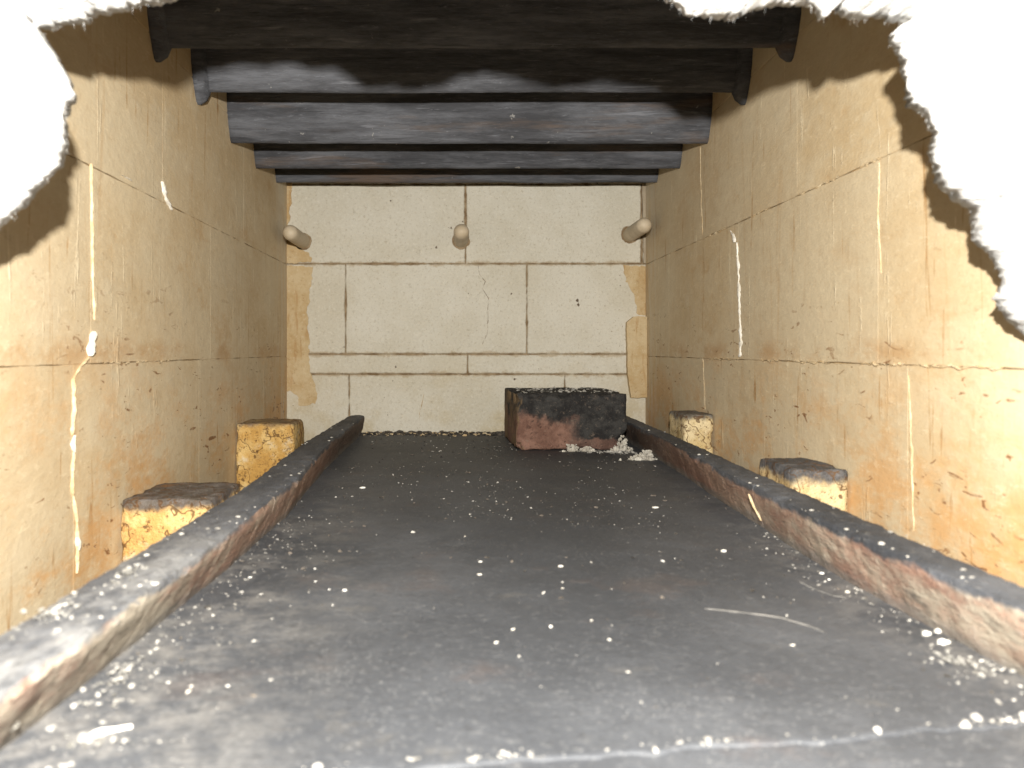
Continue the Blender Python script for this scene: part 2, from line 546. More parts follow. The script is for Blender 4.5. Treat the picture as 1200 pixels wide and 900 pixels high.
def bead(path, normal, height, seed=0.0):
    """ridge of mortar: path of (point, across_vector) on a wall"""
    bm = bmesh.new()
    N = Vector(normal)
    prof = [(-1, -0.3), (-0.75, 0.45), (-0.2, 0.95), (0.35, 0.9), (0.8, 0.4), (1, -0.3)]
    rows = []
    dense = []
    for i in range(len(path) - 1):
        (p, c), (q, d) = path[i], path[i + 1]
        p, q, c, d = Vector(p), Vector(q), Vector(c), Vector(d)
        k = max(2, int((q - p).length / 0.0025))
        for t in range(k + (1 if i == len(path) - 2 else 0)):
            dense.append((p.lerp(q, t / k), c.lerp(d, t / k)))
    for i, (p, c) in enumerate(dense):
        e = 0.35 if i in (0, len(dense) - 1) else 1
        wv = e * max(0.04, 0.62 + 1.1 * noise.noise(p * 120 + Vector((seed, 0, 0))) + 0.6 * noise.noise(p * 330 + Vector((seed, 4, 0))))
        sh = noise.noise(p * 75 + Vector((0, seed, 0))) * 0.8 + noise.noise(p * 260 + Vector((0, seed, 0))) * 0.6
        rows.append([bm.verts.new(p + c * (s * wv + sh) + N * (h * height * (0.6 + 0.6 * wv))) for s, h in prof])
    for r0, r1 in zip(rows, rows[1:]):
        for i in range(len(prof) - 1):
            bm.faces.new([r0[i], r0[i + 1], r1[i + 1], r1[i]])
    return bm


def lump(loc, size, seed, sub=2, amp=0.35, flat=0.7):
    bm = bmesh.new()
    bmesh.ops.create_icosphere(bm, subdivisions=sub, radius=1)
    for v in bm.verts:
        d = v.co.normalized()
        r = 1 + amp * (noise.noise(d * 1.6 + Vector((seed, seed * 2, 0))) + 0.6 * noise.noise(d * 4 + Vector((0, seed, 3))))
        v.co = Vector((d.x * size[0] * r, d.y * size[1] * r, d.z * size[2] * r))
        v.co.z = max(v.co.z, -flat * size[2])
    zmin = min(v.co.z for v in bm.verts)
    for v in bm.verts:
        v.co += Vector(loc) - Vector((0, 0, zmin))
    return bm


# ------------------------------------------------------------------ the chamber: floor, roof, walls
f = obj('floor', slab((XL - 0.05, 0.05, ZFLOOR - 0.04), (XR + 0.05, YB + 0.06, ZFLOOR)), M['floor'], smooth=False)
tag(f, 'dusty dark furnace floor under the hearth plate', kind='structure')
f = obj('ceiling', slab((XL - 0.05, 0.36, ZROOF), (XR + 0.05, YB + 0.06, ZROOF + 0.04)), M['collar'], smooth=False)
tag(f, 'black furnace roof above the beams', kind='structure')

COURSES = [(-0.213, -0.0115), (-0.0115, 0.152), (0.152, 0.312), (0.312, ZROOF + 0.001)]


def side_wall(name, x, inward, joints, label):
    back = slab((min(x - inward * 0.0022, x - inward * 0.06), 0.34, ZFLOOR + 0.001), (max(x - inward * 0.0022, x - inward * 0.06), YB + 0.05, ZROOF - 0.001))
    wl = obj(name, back, M['tanjoint'], smooth=False)
    tag(wl, label, kind='structure')
    for (z0, z1), js in zip(COURSES, joints):
        ys = [0.345] + js + [YB - 0.0005]
        for ya, yb in zip(ys, ys[1:]):
            block('x', x + inward * 0.0006, ya + 0.0001, yb - 0.0001, z0 + 0.0002, z1 - 0.0002, inward, 0.03, M['coat'], wl, bev=0.0005, jit=0.0006, cutmin=0.012, side=0.15)
    return wl


LW = side_wall('wall_left', XL, 1, [[0.706, 1.05, 1.40], [0.739, 1.10, 1.45], [0.56, 0.92, 1.27], [0.739, 1.10, 1.45]],
               'tan coated block wall on the left of the furnace')
RW = side_wall('wall_right', XR, -1, [[0.668, 1.22], [0.715, 1.069, 1.42], [0.885, 1.233], [0.715, 1.069, 1.42]],
               'tan coated block wall on the right of the furnace')

BWback = slab((XL - 0.04, YB + 0.0035, ZFLOOR + 0.002), (XR + 0.04, YB + 0.05, ZROOF - 0.002))
BW = obj('wall_back', BWback, M['darkjoint'], smooth=False)
tag(BW, 'pale fire block wall closing the back of the furnace', kind='structure')


def bx(u):
    return (u - U0) * YB / F


def bz(v):
    return (V0 - v) * YB / F


rows = [((130, 215.5), [(300, 470), (470, 700), (700, 800)]),
        ((215.5, 309), [(300, 545), (546, 751.5), (753, 800)]),
        ((309, 415), [(300, 405), (405, 617.5), (617.5, 800)]),
        ((415, 438.5), [(300, 548), (548, 800)]),
        ((438.5, 535), [(300, 409), (409, 662), (662, 800)])]
for (v0, v1), segs in rows:
    for (u0, u1) in segs:
        thin = 0.0011
        block('y', YB + 0.0012 * noise.noise(Vector((u0, v0, 1.3))), bx(u0) + thin, bx(u1) - thin, bz(v1) + thin * 0.9, bz(v0) - thin * 0.9, -1, 0.03,
              M['block'], BW, bev=0.0013, jit=0.0013, cutmin=0.006)


def patch(name, px, thick, mat, y=YB, seed=0.0, amp=0.0042):
    pts = [on_y(u, v, y) for u, v in px]
    pts = [Vector((bx(u), YB - thick, bz(v))) for u, v in px]
    pts = ragged(pts, 0.004, amp, seed)
    for p in pts:
        p.y = YB - thick
    return obj(name, prism(pts, (0, thick + 0.004, 0)), mat, BW, smooth=False)


patch('coating_patch', [(330, 311), (368, 313), (364, 335), (360, 365), (363, 395), (361, 416), (366, 440), (371, 460), (369, 473), (352, 477), (347, 462), (341, 458), (330, 466)], 0.0016, M['patch'], seed=1)
patch('coating_patch', [(330, 200), (344, 200), (341, 240), (338, 262), (344, 285), (365, 302), (364, 308), (330, 308)], 0.0022, M['patch'], seed=2)
patch('coating_patch', [(729, 311), (770, 311), (770, 369), (747, 369), (742, 345), (735, 330)], 0.0016, M['patch'], seed=3)
patch('corner_strip', [(733, 378), (741, 371), (770, 371), (770, 465), (738, 466), (734, 440)], 0.013, M['patch'], seed=4, amp=0.0012)
patch('coating_patch', [(752.5, 212), (770, 212), (770, 310), (754, 308)], 0.0024, mat_plain('grey_wash', (0.42, 0.36, 0.27), (0.34, 0.28, 0.2), 20), seed=5, amp=0.001)
# the hairline crack in the middle block
crk = [(559, 311), (563, 322), (567, 330), (566, 338), (571, 350), (573, 362), (571, 372), (573, 380), (570, 392), (566, 404)]
cp = [((bx(u) + 0.0035 * (-1) ** k * (0.3 + 0.7 * rnd.random()), YB - 0.0008, bz(v)), (0.0006, 0, 0)) for k, (u, v) in enumerate(crk)]
obj('crack', bead(cp, (0, -1, 0), 0.0007, 3), M['crack'], BW)
cp = [((bx(u), YB - 0.0006, bz(v)), (0.0008, 0, 0)) for u, v in [(497, 462), (495, 470), (492, 484), (491, 498)]]
obj('crack', bead(cp, (0, -1, 0), 0.0008, 5), M['patch'], BW)


def wall_bead(parent, x, inward, px, mat, h=0.002, seed=0.0):
    path = []
    for u, v, wd in px:
        p = on_x(u, v, x)
        half = wd * 0.32 * p[1] ** 2 / (F * abs(x))
        path.append(((x + inward * 0.0008, p[1], p[2]), (0, half, 0)))
    return obj('mortar_bead', bead(path, (inward, 0, 0), h, seed), mat, parent)


wall_bead(LW, XL, 1, [(105, 192, 2), (106, 260, 2.5), (107, 330, 2.2), (109, 375, 3)], M['bead'], 0.0016, 1)
wall_bead(LW, XL, 1, [(107, 388, 4), (106, 396, 10), (104, 408, 11), (103, 417, 5)], M['white'], 0.004, 2)
wall_bead(LW, XL, 1, [(102, 418, 3), (92, 430, 4), (84, 445, 5), (85, 480, 5), (83, 510, 4)], M['bead'], 0.002, 3)
wall_bead(LW, XL, 1, [(85, 510, 5), (84, 520, 8), (85, 530, 4)], M['white'], 0.003, 4)
wall_bead(LW, XL, 1, [(84, 530, 4), (83, 570, 4), (88, 610, 3), (89, 640, 5), (88, 672, 3)], M['bead'], 0.002, 5)
wall_bead(LW, XL, 1, [(88, 630, 4), (90, 637, 6), (89, 645, 3)], M['white'], 0.003, 51)
wall_bead(LW, XL, 1, [(189, 213, 5), (192, 228, 9), (196, 238, 7), (199, 246, 4)], M['white'], 0.0024, 7)
wall_bead(LW, XL, 1, [(140, 205, 3), (146, 208, 10), (152, 212, 4)], M['white'], 0.0022, 8)
wall_bead(RW, XR, -1, [(821, 172, 1.6), (822, 220, 2.2), (824, 275, 1.6)], M['bead'], 0.0005, 9)
wall_bead(RW, XR, -1, [(857, 270, 4), (861, 276, 9), (862, 284, 5)], M['white'], 0.0022, 10)
wall_bead(RW, XR, -1, [(865, 284, 2), (867, 330, 4), (868, 370, 4.5), (870, 400, 6), (867, 418, 6)], M['white'], 0.0018, 11)
wall_bead(RW, XR, -1, [(824, 420, 1.5), (826, 450, 1.5), (827, 480, 1.4)], M['bead'], 0.0005, 12)
wall_bead(RW, XR, -1, [(1032, 190, 2), (1030, 260, 3), (1034, 320, 2.4)], M['bead'], 0.0005, 14)
wall_bead(RW, XR, -1, [(1066, 440, 3), (1069, 520, 5), (1070, 570, 3), (1072, 622, 3)], M['bead'], 0.0005, 16)


def bed_bead(parent, x, inward, u0, u1, v, z, mat, seed, h=0.0014):
    """broken line of pale mortar along a bed joint"""
    y0, y1 = sorted((F * x / (u0 - U0), F * x / (u1 - U0)))
    path = [((x + inward * 0.001, y0 + (y1 - y0) * t / 8, z + 0.0008 * math.sin(t * 2.3 + seed)), (0, 0, 0.0012)) for t in range(9)]
    obj('mortar_bead', bead(path, (inward, 0, 0), h, seed), mat, parent)


for k, (a, b_) in enumerate([(832, 868), (893, 915), (930, 975), (1010, 1040), (1045, 1062), (1080, 1180)]):
    bed_bead(RW, XR, -1, a, b_, 415, -0.0115, M['bead'], k * 1.7)
for k, (a, b_) in enumerate([(120, 150), (158, 172), (178, 200)]):
    bed_bead(LW, XL, 1, a, b_, 430, -0.0115, M['bead'], 20 + k * 1.7, 0.001)
for k, (a, b_) in enumerate([(832, 852), (880, 905), (935, 985), (1010, 1035)]):
    bed_bead(RW, XR, -1, a, b_, 270, 0.152, M['bead'], 30 + k * 1.7, 0.001)

# ------------------------------------------------------------------ roof beams


def section(h, zb, out=0.0):
    """bar section (y offset, z): broad leaning front face, crisp lower edge, back rising away"""
    base = [(-0.031, h), (-0.031, 0.08), (-0.0295, 0.06), (-0.026, 0.040), (-0.020, 0.022), (-0.012, 0.007), (-0.0085, 0.0022), (-0.0045, 0.0003), (0.0, 0.0015),
            (0.012, 0.018), (0.024, 0.038), (0.031, 0.06), (0.031, h)]
    return [(dy * (1 + out * 22), zb + z - (out if z < 0.05 else 0)) for dy, z in base]


def sweep_x(xs, prof, yc, amp, seed):
    bm = bmesh.new()
    rows = []
    for x in xs:
        row = []
        for (dy, z) in prof:
            c = Vector((x * 9, dy * 22 + seed, z * 22))
            row.append(bm.verts.new((x, yc + dy + noise.noise(c) * amp, z + noise.noise(c + Vector((9, 2, 4))) * amp + amp * 0.5 * noise.noise(Vector((x * 60, seed, 1))))))
        rows.append(row)
    m = len(prof)
    for r0, r1 in zip(rows, rows[1:]):
        for i in range(m):
            j = (i + 1) % m
            bm.faces.new([r0[i], r0[j], r1[j], r1[i]])
    bm.faces.new(rows[0])
    bm.faces.new(rows[-1])
    return bm


beams = [(0.905, 0.303, 'nearest roof beam, black and wholly in shadow at the top'),
         (1.050, 0.300, 'second nearest black roof beam, in shadow but for a pale lower edge'),
         (1.205, 0.276, 'third black roof beam, the widest one fully lit by the flash'),
         (1.355, 0.273, 'fourth black roof beam, second from the back wall'),
         (1.508, 0.280, 'thin looking black roof beam closest to the pale back wall')]
for i, (yc, zb, lab) in enumerate(beams):
    e = empty('roof_beam', (0, yc, zb))
    tag(e, lab, 'beam', 'black beams under the furnace roof')
    nx = 60
    xs = [XL - 0.004 + (XR - XL + 0.008) * k / nx for k in range(nx + 1)]
    hw = 0.031
    ob = obj('beam', sweep_x(xs, section(0.105, zb), yc, 0.0011, i * 3.1), M['beam'], e, origin=(0, yc, zb))
    if i < 2:
        for sx, inward in ((XL, 1), (XR, -1)):
            drop = 0.016
            cx = [sx - inward * 0.003, sx + inward * 0.004, sx + inward * 0.011, sx + inward * 0.016]
            bm = bmesh.new()
            rws = []
            for k, x in enumerate(cx):
                o_ = (0.012, 0.012, 0.009, 0.0)[k]
                pr = section(0.10, zb - (0.006, 0.006, 0.003, -0.002)[k], o_ * 0.7)
                rws.append([bm.verts.new((x, yc + dy, z + 0.0012 * noise.noise(Vector((dy * 60, z * 60, x * 50 + i))))) for dy, z in pr])
            mm = len(rws[0])
            for r0, r1 in zip(rws, rws[1:]):
                for q in range(mm):
                    bm.faces.new([r0[q], r0[(q + 1) % mm], r1[(q + 1) % mm], r1[q]])
            bm.faces.new(rws[0])
            bm.faces.new(rws[-1])
            obj('end_collar', bm, M['beam'], e, origin=(0, yc, zb))

# ------------------------------------------------------------------ ceramic rods in the back wall
for (X, Z, lab) in ((-0.2736, 0.193, 'tan ceramic rod poking out of the back wall beside the left wall'),
                    (0.008, 0.1946, 'tan ceramic rod poking out at the middle of the back wall'),
                    (0.3086, 0.205, 'tan ceramic rod poking out of the back wall beside the right wall')):
    bm = bmesh.new()
    prof = [(0.006, 0.0128)] + [(-0.03 * k, 0.0128) for k in range(0, 5)]
    prof += [(-0.120 - 0.0128 * math.sin(a), 0.0128 * math.cos(a)) for a in [math.radians(t) for t in (15, 35, 55, 75)]]
    rws = []
    for (dy, r) in prof:
        rws.append([bm.verts.new((X + r * math.cos(2 * math.pi * k / 20), YB + dy, Z + r * math.sin(2 * math.pi * k / 20))) for k in range(20)])
    for r0, r1 in zip(rws, rws[1:]):
        for k in range(20):
            bm.faces.new([r0[k], r0[(k + 1) % 20], r1[(k + 1) % 20], r1[k]])
    bm.faces.new(rws[0])
    bm.faces.new(rws[-1])
    o = obj('ceramic_rod', bm, M['rod'], origin=(X, YB, Z))
    tag(o, lab, 'rod', 'ceramic rods in the back wall')
    ring = [Vector((X + 0.0158 * math.cos(t * math.pi / 16), YB - 0.0022, Z + 0.0158 * math.sin(t * math.pi / 16))) for t in range(32)]
    ring = [p + Vector((noise.noise(p * 200), 0, noise.noise(p * 210))) * 0.0018 for p in ring]
    obj('rod_socket', prism(ring, (0, 0.005, 0)), M['darkjoint'], BW, smooth=False)

# ------------------------------------------------------------------ hearth plate with its kerbs
hp = empty('hearth_plate', (0.05, 0.95, ZP))
tag(hp, 'sooty black hearth plate with raised brick kerbs along both sides', 'hearth plate')


def lerp_tab(tab, y):
    if y <= tab[0][0]:
        return tab[0][1]
    for (a, va), (b, vb) in zip(tab, tab[1:]):
        if y <= b:
            t = (y - a) / (b - a)
            return va + (vb - va) * t
    return tab[-1][1]


L_out = [(0.27, -0.187), (0.75, -0.177), (1.1, -0.188), (1.56, -0.188)]
L_in = [(0.27, -0.152), (0.6, -0.142), (0.8, -0.142), (1.1, -0.156), (1.56, -0.161)]
L_bot = [(0.27, -0.173), (0.6, -0.156), (0.8, -0.152), (1.1, -0.163), (1.56, -0.167)]
R_out = [(0.27, 0.268), (0.62, 0.270), (0.85, 0.275), (1.1, 0.286), (1.56, 0.292)]
R_in = [(0.27, 0.246), (0.6, 0.240), (0.85, 0.247), (1.1, 0.262), (1.56, 0.271)]
R_bot = [(0.27, 0.262), (0.6, 0.250), (0.85, 0.258), (1.1, 0.270), (1.56, 0.276)]
L_z = [(0.3, -0.1145), (0.6, -0.115), (0.9, -0.1135), (1.56, -0.1146)]
R_z = [(0.3, -0.112), (0.6, -0.1115), (0.9, -0.112), (1.1, -0.113), (1.56, -0.112)]


def plate_z(x, y):
    c = Vector((x, y, 0))
    k = min(1, max(0, (y - 0.36) / 0.12))
    return ZP + k * (0.0012 * noise.noise(c * 7) + 0.0006 * noise.noise(c * 30))


def front_y(x):
    return 0.317 + 0.165 * max(x, -0.06) + 0.006 * noise.noise(Vector((x * 18, 0, 5))) + 0.004 * noise.noise(Vector((x * 75, 0, 5))) + 0.002 * noise.noise(Vector((x * 200, 0, 5)))


bm = bmesh.new()
NX, NY = 70, 190
g = []
for j in range(NY + 1):
    row = []
    for i in range(NX + 1):
        x = -0.205 + 0.485 * i / NX
        fy = front_y(x)
        y = fy + (1.592 - fy) * (j / NY) ** 1.3
        z = plate_z(x, y)
        if j == 0:
            z -= 0.0006
        row.append(bm.verts.new((x, y, z)))
    g.append(row)
for j in range(NY):
    for i in range(NX):
        bm.faces.new([g[j][i], g[j][i + 1], g[j + 1][i + 1], g[j + 1][i]])
under = [bm.verts.new((v.co.x, v.co.y + 0.002, ZP - 0.03)) for v in g[0]]
for i in range(NX):
    bm.faces.new([g[0][i], g[0][i + 1], under[i + 1], under[i]])
obj('plate', bm, M['plate'], hp, origin=hp.location)


def kerb(y0, y1, outer, inner, bot, ztop, sgn, seed):
    """one length of kerb; sgn +1 when the plate lies at greater x"""
    bm = bmesh.new()
    n = int((y1 - y0) / 0.004)
    rws = []
    for j in range(n + 1):
        y = y0 + (y1 - y0) * j / n
        xo, xi, xb, zt = lerp_tab(outer, y), lerp_tab(inner, y), lerp_tab(bot, y), lerp_tab(ztop, y)
        wob = 0.0015 * noise.noise(Vector((y * 9, sgn * 3.3, 0)))
        xi += wob * sgn
        r = 0.004
        pf = [(xo - sgn * 0.002, -0.2145), (xo - sgn * 0.001, -0.16), (xo, zt - 0.004), (xo + sgn * 0.0008, zt - 0.0008), (xo + sgn * 0.003, zt)]
        for t in (0.3, 0.5, 0.7):
            pf.append((xo + (xi - xo) * t, zt + 0.0008))
        ch = 0.004 * max(0, noise.noise(Vector((y * 26, sgn, 2))) - 0.18)
        pf += [(xi - sgn * (0.003 + ch * 3), zt), (xi - sgn * (0.0008 + ch), zt - 0.0008 - ch), (xi, zt - 0.004 - ch * 2)]
        for t in (0.12, 0.25, 0.37, 0.5, 0.62, 0.75, 0.88, 1.0):
            pf.append((xi + (xb - xi) * t, zt - 0.006 + (ZP - 0.004 - zt + 0.006) * t))
        pf.append((xb, -0.19))
        row = []
        for (x, z) in pf:
            c = Vector((x, y, z))
            d = noise.noise_vector(c * 40) * 0.0008 + noise.noise_vector(c * 170) * 0.0009
            row.append(bm.verts.new(c + d))
        rws.append(row)
    m = len(rws[0])
    for r0, r1 in zip(rws, rws[1:]):
        for i in range(m - 1):
            bm.faces.new([r0[i], r0[i + 1], r1[i + 1], r1[i]])
    bm.faces.new(rws[0])
    bm.faces.new(rws[-1])
    return bm


for (y0, y1) in ((0.27, 0.70), (0.7006, 1.12), (1.1207, 1.562)):
    obj('kerb', kerb(y0, y1, L_out, L_in, L_bot, L_z, 1, y0), M['rim'], hp, origin=hp.location).data.set_sharp_from_angle(angle=math.radians(38))
for (y0, y1) in ((0.27, 0.739), (0.7402, 1.16), (1.1607, 1.565)):
    obj('kerb', kerb(y0, y1, R_out, R_in, R_bot, R_z, -1, y0 + 5), M['rim'], hp, origin=hp.location).data.set_sharp_from_angle(angle=math.radians(38))
# pale mortar in the kerb joint on the right
pj = [((0.2415, 0.7395, -0.119), (0, 0.0005, 0)), ((0.246, 0.7395, -0.130), (0, 0.0006, 0)), ((0.252, 0.7395, -0.141), (0, 0.0004, 0))]
obj('mortar_bead', bead(pj, (-1, 0, 0), 0.0016, 8), M['bead'], hp, origin=hp.location)

# front sill below the plate
o = obj('front_sill', rough_box((XL + 0.002, 0.24, ZFLOOR + 0.001), (XR - 0.002, 0.372, -0.1484), 0.008, 0.004, 0.0004), M['plate'])
tag(o, 'dark sooty sill along the front edge of the hearth plate', 'sill')

# ------------------------------------------------------------------ bricks
bmx = rough_box((-0.082, 0, 0), (0.082, 0.20, 0.083), 0.004, 0.004, 0.0016, 45, 0.014)
bmesh.ops.rotate(bmx, verts=bmx.verts, cent=(0, 0, 0), matrix=__import__('mathutils').Matrix.Rotation(math.radians(2.0), 3, 'Z'))
bmesh.ops.translate(bmx, verts=bmx.verts, vec=(0.170, 1.318, ZP + 0.0005))
o = obj('loose_brick', bmx, M['loose'], origin=(0.170, 1.40, ZP))
tag(o, 'loose brick on the hearth plate, black above and dull red below', 'brick')

sp = [('sp_near', (XL + 0.002, 0.80, ZFLOOR + 0.0008), (-0.219, 0.912, -0.134), 'near yellow spacer brick with a sooty top by the left wall'),
      ('sp_gold', (XL + 0.002, 1.22, ZFLOOR + 0.0008), (-0.221, 1.31, -0.1005), 'far golden spacer brick between left wall and kerb'),
      ('sp_right', (0.287, 0.765, ZFLOOR + 0.0008), (XR - 0.002, 0.852, -0.102), 'near cream spacer brick with a sooty top by the right wall'),
      ('sp_pale', (0.296, 1.165, ZFLOOR + 0.0008), (XR - 0.002, 1.25, -0.084), 'far pale spacer brick between right wall and kerb')]
for m, a, b_, lab in sp:
    o = obj('spacer_brick', rough_box(a, b_, 0.005, 0.004, 0.0014, 60, 0.008), M[m], origin=((a[0] + b_[0]) / 2, (a[1] + b_[1]) / 2, a[2]))
    tag(o, lab, 'brick', 'spacer bricks between walls and kerbs')

# ------------------------------------------------------------------ torn fibre lining round the opening
lin = empty('fibre_lining', (0, 0.48, ZFLOOR))
tag(lin, 'torn white ceramic fibre lining round the furnace opening', 'fibre lining')


def densify(pts, step):
    out = []
    m = len(pts)
    for i in range(m):
        p, q = Vector(pts[i]), Vector(pts[(i + 1) % m])
        k = max(1, int((q - p).length / step))
        for t in range(k):
            out.append(p.lerp(q, t / k))
    return out


def torn_layer(px, y0, y1, rect, seed, amp, flare):
    """sheet between y0 (camera side) and y1 with a ragged hole whose far rim follows px"""
    hole = densify([Vector((bu, 0, bv)) for bu, bv in [((u - U0) * y1 / F, (V0 - v) * y1 / F) for u, v in px]], 0.0013)
    for p in hole:
        p.x = min(max(p.x, rect[0] + 0.003), rect[1] - 0.003)
        p.z = min(max(p.z, rect[2] + 0.003), rect[3] - 0.003)
    cx = sum(p.x for p in hole) / len(hole)
    cz = sum(p.z for p in hole) / len(hole)
    bm = bmesh.new()
    x0, x1, z0, z1 = rect

    def outer(p):
        dx, dz = p.x - cx, p.z - cz
        k = 1e9
        if dx > 0: k = min(k, (x1 - cx) / dx)
        if dx < 0: k = min(k, (x0 - cx) / dx)
        if dz > 0: k = min(k, (z1 - cz) / dz)
        if dz < 0: k = min(k, (z0 - cz) / dz)
        return Vector((cx + dx * k, 0, cz + dz * k))
    levels = [(y1, 0.0), (y1 - 0.25 * (y1 - y0), -0.10), (y0 + 0.5 * (y1 - y0), 0.25), (y0 + 0.22 * (y1 - y0), 0.6), (y0, 1.0)]
    rws = []
    for li, (y, k) in enumerate(levels):
        row = []
        for p in hole:
            s = Vector((p.x * 1.0, y * 1.2, p.z * 1.0))
            rad = Vector((p.x - cx, 0, p.z - cz)).normalized()
            n1 = noise.noise(s * 70 + Vector((seed, 0, 0))) + 0.8 * noise.noise(s * 170 + Vector((0, seed, 0))) + 0.9 * noise.noise(s * 420)
            off = flare * k * (0.6 + 0.8 * abs(noise.noise(s * 25 + Vector((seed, 3, 0))))) + n1 * amp * (1 if li == 0 else 1.4)
            q = Vector((p.x, 0, p.z)) + rad * off
            q.x = min(max(q.x, rect[0] + 0.0008), rect[1] - 0.0008)
            q.z = min(max(q.z, rect[2] + 0.0008), rect[3] - 0.0008)
            row.append(bm.verts.new((q.x, y + 0.004 * noise.noise(s * 40 + Vector((1, 1, seed))) , q.z)))
        rws.append(row)
    # front face out to the frame, back face likewise
    for (row, y, sgn) in ((rws[-1], y0, -1), (rws[0], y1, 1)):
        prev = row
        for t in (0.12, 0.3, 0.6, 1.0):
            cur = []
            for p, v in zip(hole, row):
                e = outer(p)
                c = Vector((v.co.x, 0, v.co.z)).lerp(e, t)
                h = 0.006 * noise.noise(Vector((c.x * 18, seed + y, c.z * 18))) if t < 1 else 0
                if abs(t - 0.12) < 1e-6 and sgn < 0: h += 0.003
                cur.append(bm.verts.new((c.x, y + h, c.z)))
            m = len(cur)
            for i in range(m):
                j = (i + 1) % m
                bm.faces.new([prev[i], prev[j], cur[j], cur[i]])
            prev = cur
    m = len(hole)
    for r0, r1 in zip(rws, rws[1:]):
        for i in range(m):
            j = (i + 1) % m
            bm.faces.new([r0[i], r0[j], r1[j], r1[i]])
    return bm


rect = (XL + 0.003, XR - 0.003, ZFLOOR + 0.003, ZROOF - 0.003)
front_px = [(0, 268), (30, 240), (60, 208), (74, 192), (83, 170), (80, 140), (89, 112), (84, 95), (72, 72), (55, 45), (38, 25), (20, 5), (10, -12),
            (120, -16), (200, -12), (225, -32), (270, -44), (340, -46), (395, -40), (430, -20), (490, -18), (530, -28), (570, -36), (620, -30), (650, -18), (720, -24), (780, -18), (850, -12), (905, -14), (960, -14), (1050, -18), (1150, -14), (1225, 10),
            (1235, 60), (1240, 150), (1238, 250), (1245, 330), (1240, 392), (1260, 430), (1270, 560), (1280, 720), (1270, 880), (1240, 960),
            (900, 985), (500, 990), (150, 985), (-30, 940), (-40, 775), (-62, 700), (-80, 560), (-75, 420), (-45, 320)]
back_px = [(-25, 262), (10, 238), (50, 205), (66, 185), (70, 150), (74, 110), (62, 78), (40, 40), (44, 36), (70, 33), (100, 29), (118, 18), (150, 12), (185, 7), (204, 0), (215, -18), (250, -44), (400, -52),
           (600, -50), (730, -38), (765, -10), (782, 3), (800, 20), (830, 23), (862, 21), (885, 12), (912, 9), (940, 7), (955, 14), (962, 24), (974, 9), (984, 22), (1010, 25), (1040, 27), (1075, 32),
           (1042, 42), (1040, 52), (1053, 70), (1058, 96), (1064, 122), (1082, 138), (1090, 160), (1087, 190), (1098, 212), (1118, 232), (1136, 252), (1142, 286), (1164, 302),
           (1172, 328), (1162, 350), (1180, 374), (1197, 396), (1230, 440), (1235, 520), (1235, 720), (1235, 880), (1235, 960),
           (900, 990), (500, 995), (150, 990), (-40, 950), (-40, 880), (-45, 770), (-60, 700), (-70, 560), (-68, 420), (-60, 320)]
o = obj('torn_layer', torn_layer(front_px, 0.435, 0.475, rect, 1.0, 0.0017, 0.010), M['fibre'], lin, origin=lin.location)
rect2 = (XL + 0.0035, XR - 0.0035, ZFLOOR + 0.0035, ZROOF - 0.0035)
o = obj('torn_layer', torn_layer(back_px, 0.462, 0.512, rect2, 6.0, 0.0024, 0.012), M['fibre'], lin, origin=lin.location)

# fibre wisps along the torn edge
bm = bmesh.new()
for k in range(420):
    pl = back_px if k % 2 else front_px
    yy = 0.509 if k % 2 else 0.472
    i = rnd.randrange(0, 50)
    a, b_ = pl[i], pl[(i + 1) % len(pl)]
    t = rnd.random()
    u, v = a[0] + (b_[0] - a[0]) * t, a[1] + (b_[1] - a[1]) * t
    p = Vector(on_y(u, v, yy))
    tow = (Vector((0.02, yy, 0.02)) - p).normalized()
    d = (tow * rnd.uniform(0.2, 1) + Vector((rnd.uniform(-1, 1), rnd.uniform(-0.6, 0.6), rnd.uniform(-1, 1)))).normalized()
    L = rnd.uniform(0.001, 0.0035)
    wv = Vector((rnd.uniform(-1, 1), rnd.uniform(-1, 1), rnd.uniform(-1, 1))).normalized() * rnd.uniform(0.00008, 0.0002)
    wv2 = wv.cross(d)
    prev = None
    for s in range(4):
        c = p - tow * 0.002 + d * (L * s / 3) + Vector((0, 0, -0.002 * (s / 3) ** 2))
        r = 1 - s / 3.3
        cur = [bm.verts.new(c + wv * r), bm.verts.new(c - wv * r * 0.6 + wv2 * r), bm.verts.new(c - wv * r * 0.6 - wv2 * r)]
        if prev:
            for q in range(3):
                bm.faces.new([prev[q], prev[(q + 1) % 3], cur[(q + 1) % 3], cur[q]])
        prev = cur
o = obj('fibre_wisps', bm, M['fibre'], lin, origin=lin.location)
o['kind'] = 'stuff'

# ------------------------------------------------------------------ rubble on the plate
def lumps(name, items, mat, label, cat, group, sub=2, amp=0.6):
    for k, (u, v, wpx, hpx) in enumerate(items):
        x, y, z = on_z(u, v + hpx * 0.35, ZP)
        z = plate_z(x, y) - 0.0006
        s = y / F * (0.62 + 0.38 * min(1, y / 0.9))
        o = obj(name, lump((x, y, z), (wpx * s / 2.3, wpx * s / 2.3 * 0.8, hpx * s / 2.6), k * 2.7 + len(items), sub, amp), mat, smooth=False, origin=(x, y, z))
        tag(o, label, cat, group)


